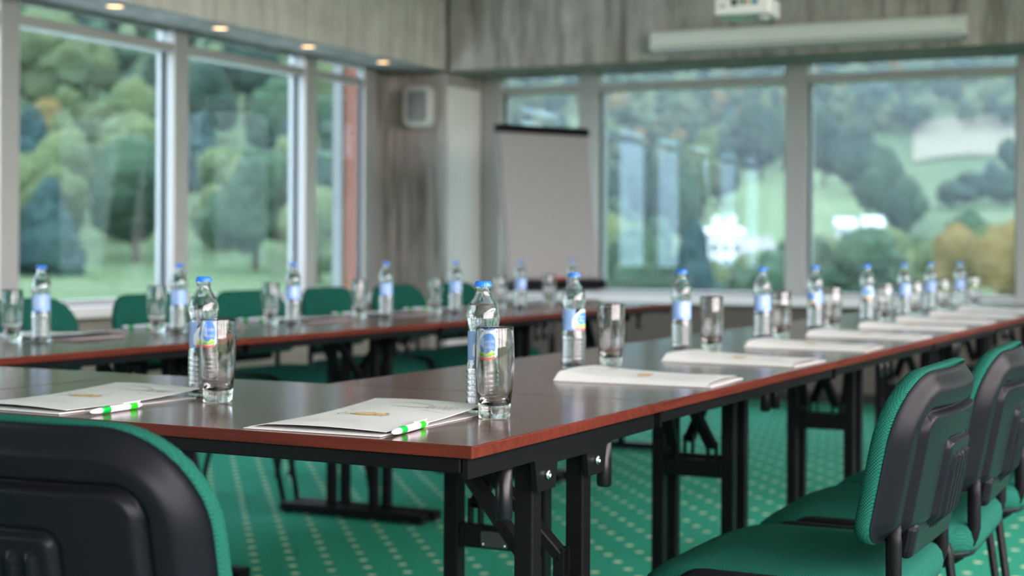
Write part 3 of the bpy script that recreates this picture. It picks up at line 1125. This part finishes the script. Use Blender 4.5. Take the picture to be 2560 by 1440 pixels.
# ================================================================== THINGS ON THE BEAMS
# roll-up projection screen case on the far beam
SC0 = (-3.77 - FX) / math.cos(FA)
SC1 = (-1.80 - FX) / math.cos(FA)
sc_t = thing('projection_screen_case', 'long white roll-up projection screen case on the concrete beam', 'projection screen', (FX, FY, 0), FA)
prof = [(-0.53, 2.305), (-0.53, 2.415), (-0.545, 2.428), (-0.60, 2.432), (-0.625, 2.425), (-0.638, 2.405), (-0.638, 2.325), (-0.632, 2.312), (-0.615, 2.305)]
Mq = Matrix(((0, 0, 1, 0), (1, 0, 0, 0), (0, 1, 0, 0), (0, 0, 0, 1)))
obj('housing', MB().prism(prof, SC0, SC1, 0, Mq), M_SCREENCASE, sc_t)
obj('slot_bar', MB().bbox((SC0 + 0.05, -0.628, 2.282), (SC1 - 0.03, -0.56, 2.306), 0.004), M_SCREENGREY, sc_t)
obj('slat_groove', MB().box((SC0 + 0.01, -0.6395, 2.322), (SC1 - 0.01, -0.637, 2.330)), M_SCREENGREY, sc_t)
for u in (SC0, SC1):
    obj('end_cap', MB().prism([(y * 1.0 - (0.004 if y < -0.54 else 0), zz) for y, zz in prof], u - 0.012, u + 0.012, 0, Mq), M_SCREENCASE, sc_t)
obj('end_screw', MB().lathe([(0.009, 0), (0.007, 0.003), (0, 0.003)], 12, 0, Matrix.Translation((SC1 - 0.06, -0.638, 2.395)) @ Matrix.Rotation(R(90), 4, 'X')), M_SCREENGREY, sc_t)

# wall speaker on the pillar
sa = math.atan2(9.36 - 9.50, -5.46 + 5.755)
sp_t = thing('wall_speaker', 'grey rounded wall speaker high on the concrete pillar', 'speaker', (-5.555, 9.498, 2.012), R(12))


def spk(w, h, y0, y1, r, k=0.86):
    o = [(x, yy - h / 2) for x, yy in rrect(w, h, r, r, 7)]
    return MB().rings([[Vector((x * s * (k if q < 0 else 1.0) if False else x * s, d, q * s)) for x, q in o] for s, d in ((1.0, y1), (1.0, (y0 + y1) / 2), (0.96, y0 + 0.01), (0.90, y0))])


obj('cabinet', spk(0.225, 0.30, -0.13, -0.012, 0.055), M_SPKFRAME, sp_t)
obj('grille', spk(0.155, 0.235, -0.137, -0.12, 0.03), M_SPKGRILL, sp_t)
obj('bracket', MB().box((-0.03, -0.02, -0.05), (0.03, -0.004, 0.05)), M_SPKGRILL, sp_t)

# projector hung from the ceiling, connectors towards the camera
pj = thing('ceiling_projector', 'white projector hanging at the top edge with its connector side showing', 'projector', (-2.33, 6.95, 2.12), R(6))
obj('housing', MB().bbox((-0.135, 0.0, 0.0), (0.135, 0.23, 0.085), 0.012, 0, 3), M_PROJ, pj)
obj('base_foot', MB().lathe([(0.0, -0.028), (0.03, -0.028), (0.034, -0.012), (0.036, 0.004)], 18, 0, Matrix.Translation((0.085, 0.06, 0))), M_SCREENGREY, pj)
for x0, x1, z0, z1, m in ((-0.05, -0.025, 0.04, 0.075, M_PORTB), (-0.02, -0.008, 0.045, 0.075, M_SCREENGREY), (-0.002, 0.014, 0.045, 0.075, M_PORTG), (0.02, 0.032, 0.045, 0.072, M_PRINTO), (0.045, 0.075, 0.045, 0.068, M_PORTT), (-0.105, -0.08, 0.035, 0.05, M_SCREENGREY)):
    obj('connector', MB().box((x0, -0.003, z0), (x1, 0.004, z1)), m, pj)
obj('mount_pole', MB().tube([(0.0, 0.12, 0.08), (0.0, 0.12, ZC - 2.12 - 0.02)], 0.018, 14), M_PROJ, pj)
obj('mount_plate', MB().bbox((-0.06, 0.06, ZC - 2.12 - 0.022), (0.06, 0.18, ZC - 2.12 - 0.001), 0.003, 0, 1), M_PROJ, pj)

# recessed downlights in the left beam
for i in range(4):
    y = 6.153 + 0.873 * (3 - i)
    lab = 'glowing recessed downlight, %s from the corner in the left concrete beam' % ORD[i]
    d = thing('downlight', lab, 'downlight', (-5.44, y, ZS), 0, 'downlights in the left beam')
    obj('trim_ring', MB().lathe([(0.048, 0.0005), (0.054, -0.0035), (0.048, -0.005), (0.043, -0.003), (0.042, 0.0)], 24, 0, None, True), M_ALU, d)
    obj('lens', MB().lathe([(0.0, -0.0012), (0.044, -0.0012)], 24), M_LAMP, d)

# ================================================================== OUTSIDE
def lerp_tab(tab, d):
    for (a, za), (b, zb) in zip(tab[:-1], tab[1:]):
        if d <= b:
            t = max(0.0, (d - a) / (b - a))
            return za + (zb - za) * t
    return tab[-1][1]


VAL = [(0, -4.2), (20, -4.4), (140, -5.5), (300, -2.6), (400, 7.0), (560, 27), (820, 130), (1300, 420)]
HIL = [(0, -1.0), (60, -0.6), (85, 0.5), (150, 16), (250, 46), (420, 105), (820, 225), (1300, 330)]
FLT = [(0, -4.2), (100, -5), (800, -12), (1300, -15)]


def ground(x, y):
    d = math.hypot(x, y)
    psi = math.degrees(math.atan2(-x, y))          # degrees left of +Y
    w = sstep(26, 35, psi)
    zz = lerp_tab(VAL, d) * (1 - w) + lerp_tab(HIL, d) * w
    # behind and beside the building the land falls away
    k = sstep(-84, -62, psi) * sstep(120, 80, psi)
    zz = zz * k + lerp_tab(FLT, d) * (1 - k)
    return zz + 0.012 * d * 0.35 * math.sin(x * 0.021 + 1.3) * math.cos(y * 0.017) * sstep(60, 300, d)


def make_grass():
    m = mat('meadow', rough=0.95, spec=0.1)
    f = noise_fac(m, (1, 1, 0.3), 0.012, 5, 0.6)
    L(m, ramp(m, f, [(0.35, (0.045, 0.075, 0.035)), (0.52, (0.075, 0.11, 0.05)), (0.68, (0.11, 0.12, 0.07))]), bsdf(m).inputs['Base Color'])
    return m


M_GRASS = make_grass()
M_FIELD = mat('pale_stubble_field', (0.17, 0.155, 0.11), 0.95, 0.1)
M_FIELDG = mat('light_green_field', (0.10, 0.145, 0.065), 0.95, 0.1)
vs, fs = [], []
rads = [9.5, 14, 20, 30, 45, 60, 75, 90, 110, 135, 165, 200, 240, 280, 320, 370, 420, 480, 560, 640, 730, 820, 950, 1100, 1300]
NA = 180
OX, OY = -1.2, 3.6
for r in rads:
    for k in range(NA):
        a = 2 * PI * k / NA
        x, y = OX + r * math.cos(a), OY + r * math.sin(a)
        vs.append((x, y, ground(x, y)))
for i in range(len(rads) - 1):
    for k in range(NA):
        k2 = (k + 1) % NA
        fs.append((i * NA + k, i * NA + k2, (i + 1) * NA + k2, (i + 1) * NA + k))
structure(obj('terrain', MB().add(vs, fs, 0, True), M_GRASS))


def field(name, m, p0, p1, d0, d1, n=10, k=8):
    vs, fs = [], []
    for j in range(k + 1):
        for i in range(n + 1):
            px = p0 + (p1 - p0) * i / n
            d = d0 + (d1 - d0) * j / k + 4 * math.sin(i * 0.9)
            rx, ry = ray_dir(px)
            x, y = rx * d, ry * d
            vs.append((x, y, ground(x, y) + 0.8))
    for j in range(k):
        for i in range(n):
            a = j * (n + 1) + i
            fs.append((a, a + 1, a + n + 2, a + n + 1))
    return structure(obj(name, MB().add(vs, fs, 0, True), m))


field('pale_field', M_FIELD, 2280, 2900, 548, 592)
field('green_field', M_FIELDG, 1720, 2260, 330, 540)
field('bright_field', M_FIELDG, 2000, 2260, 300, 345)


def make_leaf(name, a, b, c):
    m = mat(name, rough=0.9, spec=0.1)
    f = noise_fac(m, (1, 1, 1), 0.55, 4, 0.7)
    L(m, ramp(m, f, [(0.32, a), (0.5, b), (0.68, c)]), bsdf(m).inputs['Base Color'])
    return m


LEAF = [make_leaf('dark_green_leaves', (0.008, 0.018, 0.014), (0.018, 0.036, 0.025), (0.034, 0.058, 0.036)),
        make_leaf('mid_green_leaves', (0.014, 0.030, 0.019), (0.032, 0.060, 0.033), (0.058, 0.090, 0.045)),
        make_leaf('yellow_green_leaves', (0.030, 0.045, 0.022), (0.070, 0.092, 0.038), (0.125, 0.135, 0.055)),
        make_leaf('autumn_orange_leaves', (0.045, 0.040, 0.018), (0.115, 0.085, 0.030), (0.19, 0.115, 0.04)),
        make_leaf('blue_green_leaves', (0.009, 0.022, 0.022), (0.020, 0.042, 0.040), (0.036, 0.064, 0.055))]
M_BARK = mat('tree_bark', (0.06, 0.045, 0.035), 0.9, 0.1)


def crown_geo(seed, lobes, sub, conical=False):
    """unit crown: about 1 wide, z from 0.12 to 1"""
    rnd = random.Random(seed)
    bm = bmesh.new()
    for q in range(lobes):
        a = rnd.uniform(0, 2 * PI)
        t = rnd.random()
        if conical:
            zz = 0.2 + 0.7 * q / lobes
            rr, rad = 0.12 * (1 - zz), 0.40 * (1.05 - zz) + 0.06
            sz = 0.24
        else:
            zz = 0.38 + 0.42 * t
            rr, rad = rnd.uniform(0.05, 0.26) * (1.1 - 0.5 * t), rnd.uniform(0.18, 0.28)
            sz = rad * rnd.uniform(0.9, 1.2)
        r0 = bmesh.ops.create_icosphere(bm, subdivisions=sub, radius=1.0)
        c = Vector((rr * math.cos(a), rr * math.sin(a), zz))
        for v in r0['verts']:
            n = v.co.normalized()
            k = 1 + 0.28 * noise.noise(n * 2.6 + Vector((seed, q, 0))) + 0.16 * noise.noise(n * 7 + Vector((q, seed, 3)))
            v.co = c + Vector((n.x * rad * k, n.y * rad * k, n.z * sz * k))
    bm.verts.index_update()
    vs = [v.co.copy() for v in bm.verts]
    fs = [tuple(v.index for v in f.verts) for f in bm.faces]
    bm.free()
    return vs, fs


CROWN_ME = []
for ci in range(5):
    row = []
    for sd in range(3):
        vs, fs = crown_geo(ci * 7 + sd, 8 if ci != 4 else 7, 2, ci == 4)
        row.append(MB().add(vs, fs, 0, False).mesh('crown', LEAF[ci]))
    CROWN_ME.append(row)
TRUNK_ME = MB().lathe([(0.035, -0.05), (0.028, 0.1), (0.02, 0.4), (0.012, 0.6)], 8).mesh('trunk', M_BARK)
TREE_KIND = ['dark green broadleaf tree', 'mid green broadleaf tree', 'yellow green broadleaf tree', 'autumn orange tree', 'narrow blue green conifer']


def tree_label(px, d, ci):
    side = ('outside the left windows' if px < 950 else 'between the pillar and flip chart outside' if px < 1500 else
            'outside the window beside the flip chart' if px < 1960 else 'outside the rightmost window')
    where = 'low beside the lawn' if d < 95 else 'on the lower slope' if d < 180 else 'halfway up the hill' if d < 320 else 'high on the far hill'
    return '%s %s, %s' % (TREE_KIND[ci], where, side)


rnd = random.Random(11)
OCC = []


def tree(px, d, h, w, ci):
    for k in range(24):
        rx, ry = ray_dir(px)
        x, y = rx * d, ry * d
        if not any((x - a) ** 2 + (y - b) ** 2 < (1.02 * (r + w * 0.5)) ** 2 for a, b, r in OCC):
            break
        d *= 1.03
    t = thing('hillside_tree', tree_label(px, d, ci), 'tree', (x, y, ground(x, y) - 0.3), rnd.uniform(0, 6.28), 'trees on the hills outside')
    c = obj('crown', CROWN_ME[ci][rnd.randrange(3)], None, t)
    c.scale = (w, w, h)
    k = obj('trunk', TRUNK_ME, None, t)
    k.scale = (h * 0.9, h * 0.9, h)
    OCC.append((x, y, w * 0.5))
    return t


# trees that can be told apart through the far windows: (pixel, distance, height, crown width, kind)
for a in ((1712, 335, 19, 11, 1), (1660, 350, 17, 11, 0), (1755, 420, 27, 17, 2), (1690, 430, 22, 14, 1), (1800, 455, 21, 16, 0),
          (1600, 360, 20, 13, 0), (1560, 300, 16, 12, 1), (1530, 340, 18, 12, 0), (1640, 280, 10, 9, 1), (2130, 470, 24, 18, 0), (2205, 385, 22, 17, 1),
          (2170, 400, 20, 13, 0), (2270, 365, 15, 11, 1), (2243, 332, 13, 9, 0), (2290, 360, 12, 10, 1), (2060, 480, 26, 20, 0), (1900, 520, 26, 20, 0),
          (1960, 530, 25, 20, 1), (2380, 430, 9, 14, 0), (2430, 432, 9, 14, 0), (2480, 428, 10, 14, 4), (2520, 430, 10, 14, 0), (2520, 500, 14, 12, 0),
          # middle distance, below the fields
          (1540, 120, 9, 8, 2), (1590, 110, 8, 8, 1), (1640, 125, 9, 9, 1), (1700, 130, 7.0, 8, 2), (1740, 95, 8.0, 5, 4), (1790, 120, 6.0, 8, 2), (1850, 115, 6.2, 8, 1),
          (1900, 120, 7.0, 8, 2), (1935, 105, 6.5, 7, 1), (2050, 140, 9.5, 10, 1), (2090, 120, 8.5, 9, 2), (2140, 110, 7.6, 8, 1), (2190, 125, 8.2, 9, 1), (2240, 115, 8.4, 9, 2),
          (2275, 130, 9.0, 8, 1), (2330, 105, 7.6, 7, 2), (2385, 98, 8.2, 6, 3), (2430, 110, 9.6, 8, 1), (2470, 100, 8.6, 7, 2), (2530, 88, 8.2, 6, 3), (2575, 95, 9.5, 8, 3),
          (2620, 90, 11, 9, 3), (2060, 62, 4.2, 5, 1), (2120, 58, 3.6, 5, 2), (2210, 60, 3.7, 5, 2), (2290, 55, 4.0, 5, 1), (2440, 58, 4.4, 5, 2), (2380, 62, 3.9, 5, 1),
          (1560, 70, 4.6, 5, 2), (1610, 62, 3.6, 5, 2), (1690, 66, 3.8, 5, 1), (1750, 60, 3.4, 5, 0), (1830, 64, 3.6, 5, 2), (1890, 60, 3.6, 5, 2), (1940, 66, 3.8, 5, 1)):
    tree(*a)
# hillside behind the left windows
for i in range(124):
    px = rnd.uniform(-260, 960) if i % 6 else rnd.uniform(960, 1560)
    d = rnd.uniform(90, 330) if i > 34 else rnd.uniform(62, 90)
    if px > 960:
        d = rnd.uniform(200, 420)
    h = rnd.uniform(6.5, 10.5) * (0.65 if d < 92 else 1.0)
    tree(px, d, h, h * rnd.uniform(0.75, 1.0), rnd.choice((0, 1, 1, 2, 0, 4, 2, 2)))
for px, d, h, ci in ((70, 72, 6.0, 2), (118, 66, 4.6, 3), (165, 70, 5.0, 2), (25, 68, 5.6, 3), (560, 78, 6.2, 2), (640, 90, 5.0, 1), (245, 88, 5.5, 1), (330, 90, 5.4, 0), (500, 92, 8.0, 2), (830, 88, 6.0, 0)):
    tree(px, d, h, h * 0.85, ci)

# the forest too far or too dense to count: one body of crowns
fmb = MB()
cheap = [crown_geo(100 + i, 4, 1) for i in range(5)]
cnt = 0
while cnt < 3600:
    psi = rnd.uniform(-62, 78) if cnt % 2 else rnd.uniform(6, 50)
    if cnt % 2 and 6 < psi < 50:
        psi -= 68
    ux, uy = -math.sin(R(psi)), math.cos(R(psi))
    dep = max(0.05, -ux * _s + uy * _c)
    px = CX + F_PX * (ux * _c + uy * _s) / dep if -ux * _s + uy * _c > 0.3 else 5000
    rx, ry = ux, uy
    d = rnd.uniform(100, 820) if psi > 33 else rnd.uniform(430, 900)
    if 24 < psi <= 33:
        d = rnd.uniform(280, 820)
    if psi <= 27 and d < 600 and (1720 < px < 2270 or 2250 < px < 3000):
        if not (px < 2000 and d > 545):
            continue
    x, y = rx * d, ry * d
    if any((x - a) ** 2 + (y - b) ** 2 < (r + 7.5) ** 2 for a, b, r in OCC):
        if rnd.random() < 0.02:
            cnt += 1
        continue
    h = rnd.uniform(7, 11) * (1.0 if d < 450 else 1.45)
    w = h * rnd.uniform(0.8, 1.1)
    zz = ground(x, y) - 0.3
    vs, fs = cheap[rnd.randrange(5)]
    ca, sa_ = math.cos(cnt), math.sin(cnt)
    fmb.add([(x + (v.x * ca - v.y * sa_) * w, y + (v.x * sa_ + v.y * ca) * w, zz + v.z * h) for v in vs], fs, rnd.choice((0, 0, 1, 1, 2, 2, 4, 1, 3)), False)
    cnt += 1
fo = obj('forest', fmb, LEAF)
fo['kind'] = 'stuff'
fo['label'] = 'dense mixed forest covering the far hillside'

# houses in the valley
M_HWHITE = mat('white_house_render', (0.55, 0.55, 0.56), 0.8)
M_HROOF = mat('red_brown_roof', (0.26, 0.10, 0.075), 0.8)
M_HGREY = mat('grey_roof', (0.20, 0.19, 0.19), 0.8)
M_HWIN = mat('dark_house_window', (0.03, 0.035, 0.04), 0.2)


def house(px, d, w, dep, hw, hr, roofm, label, rz, chim=0, nwin=3):
    rx, ry = ray_dir(px)
    x, y = rx * d, ry * d
    t = thing('house', label, 'house', (x, y, ground(x, y) - 0.5), rz, 'houses in the valley')
    obj('walls', MB().box((-w / 2, -dep / 2, 0), (w / 2, dep / 2, hw)), M_HWHITE, t)
    rf_ = MB()
    o_ = 0.5
    rf_.add([(-w / 2 - o_, -dep / 2 - o_, hw), (w / 2 + o_, -dep / 2 - o_, hw), (w / 2 + o_, dep / 2 + o_, hw), (-w / 2 - o_, dep / 2 + o_, hw), (-w / 2 - o_, 0, hw + hr), (w / 2 + o_, 0, hw + hr)],
            [(0, 1, 5, 4), (2, 3, 4, 5), (0, 4, 3), (1, 2, 5), (3, 2, 1, 0)])
    ro = obj('roof', rf_, roofm, t)
    for q in range(chim):
        xx = -w * 0.2 + q * w * 0.42
        obj('chimney', MB().box((xx - 0.9, -0.9, hw + 0.4 * hr), (xx + 0.9, 0.9, hw + hr + 2.2)), M_HWHITE, ro)
    for fl2 in range(2 if hw > 4.5 else 1):
        for q in range(nwin):
            xx = -w / 2 + w * (q + 0.5) / nwin
            obj('window', MB().box((xx - 0.55, -dep / 2 - 0.06, 1.2 + 2.7 * fl2), (xx + 0.55, -dep / 2 + 0.02, 2.6 + 2.7 * fl2)), M_HWIN, t)
    return t


house(1808, 285, 6.2, 7, 7.2, 1.2, M_HWHITE, 'white two-storey house with two bright chimneys among the trees', R(27), 2)
house(1757, 300, 5.6, 6, 3.6, 2.6, M_HROOF, 'low house with a red brown roof left of the white house', R(20))
house(1885, 300, 6.0, 6, 3.6, 2.8, M_HGREY, 'low house with a grey roof right of the white house', R(35))
house(2112, 330, 3.4, 4.4, 6.0, 2.0, M_HWHITE, 'white gabled house below the green field, left one of two', R(25), 0, 2)
house(2180, 330, 3.6, 4.4, 6.0, 2.2, M_HWHITE, 'white gabled house below the green field, right one of two', R(25), 0, 2)

# ------------------------------------------------------------------ haze lying in the valley
hz = bpy.data.materials.new('valley_haze_air')
hz.use_nodes = True
nt = hz.node_tree
nt.nodes.remove(nt.nodes['Principled BSDF'])
vsc = N(hz, 'ShaderNodeVolumeScatter')
vsc.inputs['Color'].default_value = (0.86, 0.94, 1.0, 1)
vsc.inputs['Density'].default_value = 0.00021
L(hz, vsc.outputs['Volume'], nt.nodes['Material Output'].inputs['Volume'])
ho = obj('valley_haze', MB().box((-1400, 45, -30), (300, 1400, 320)), hz)
ho['kind'] = 'stuff'
ho['label'] = 'thin bluish haze over the valley and hills'
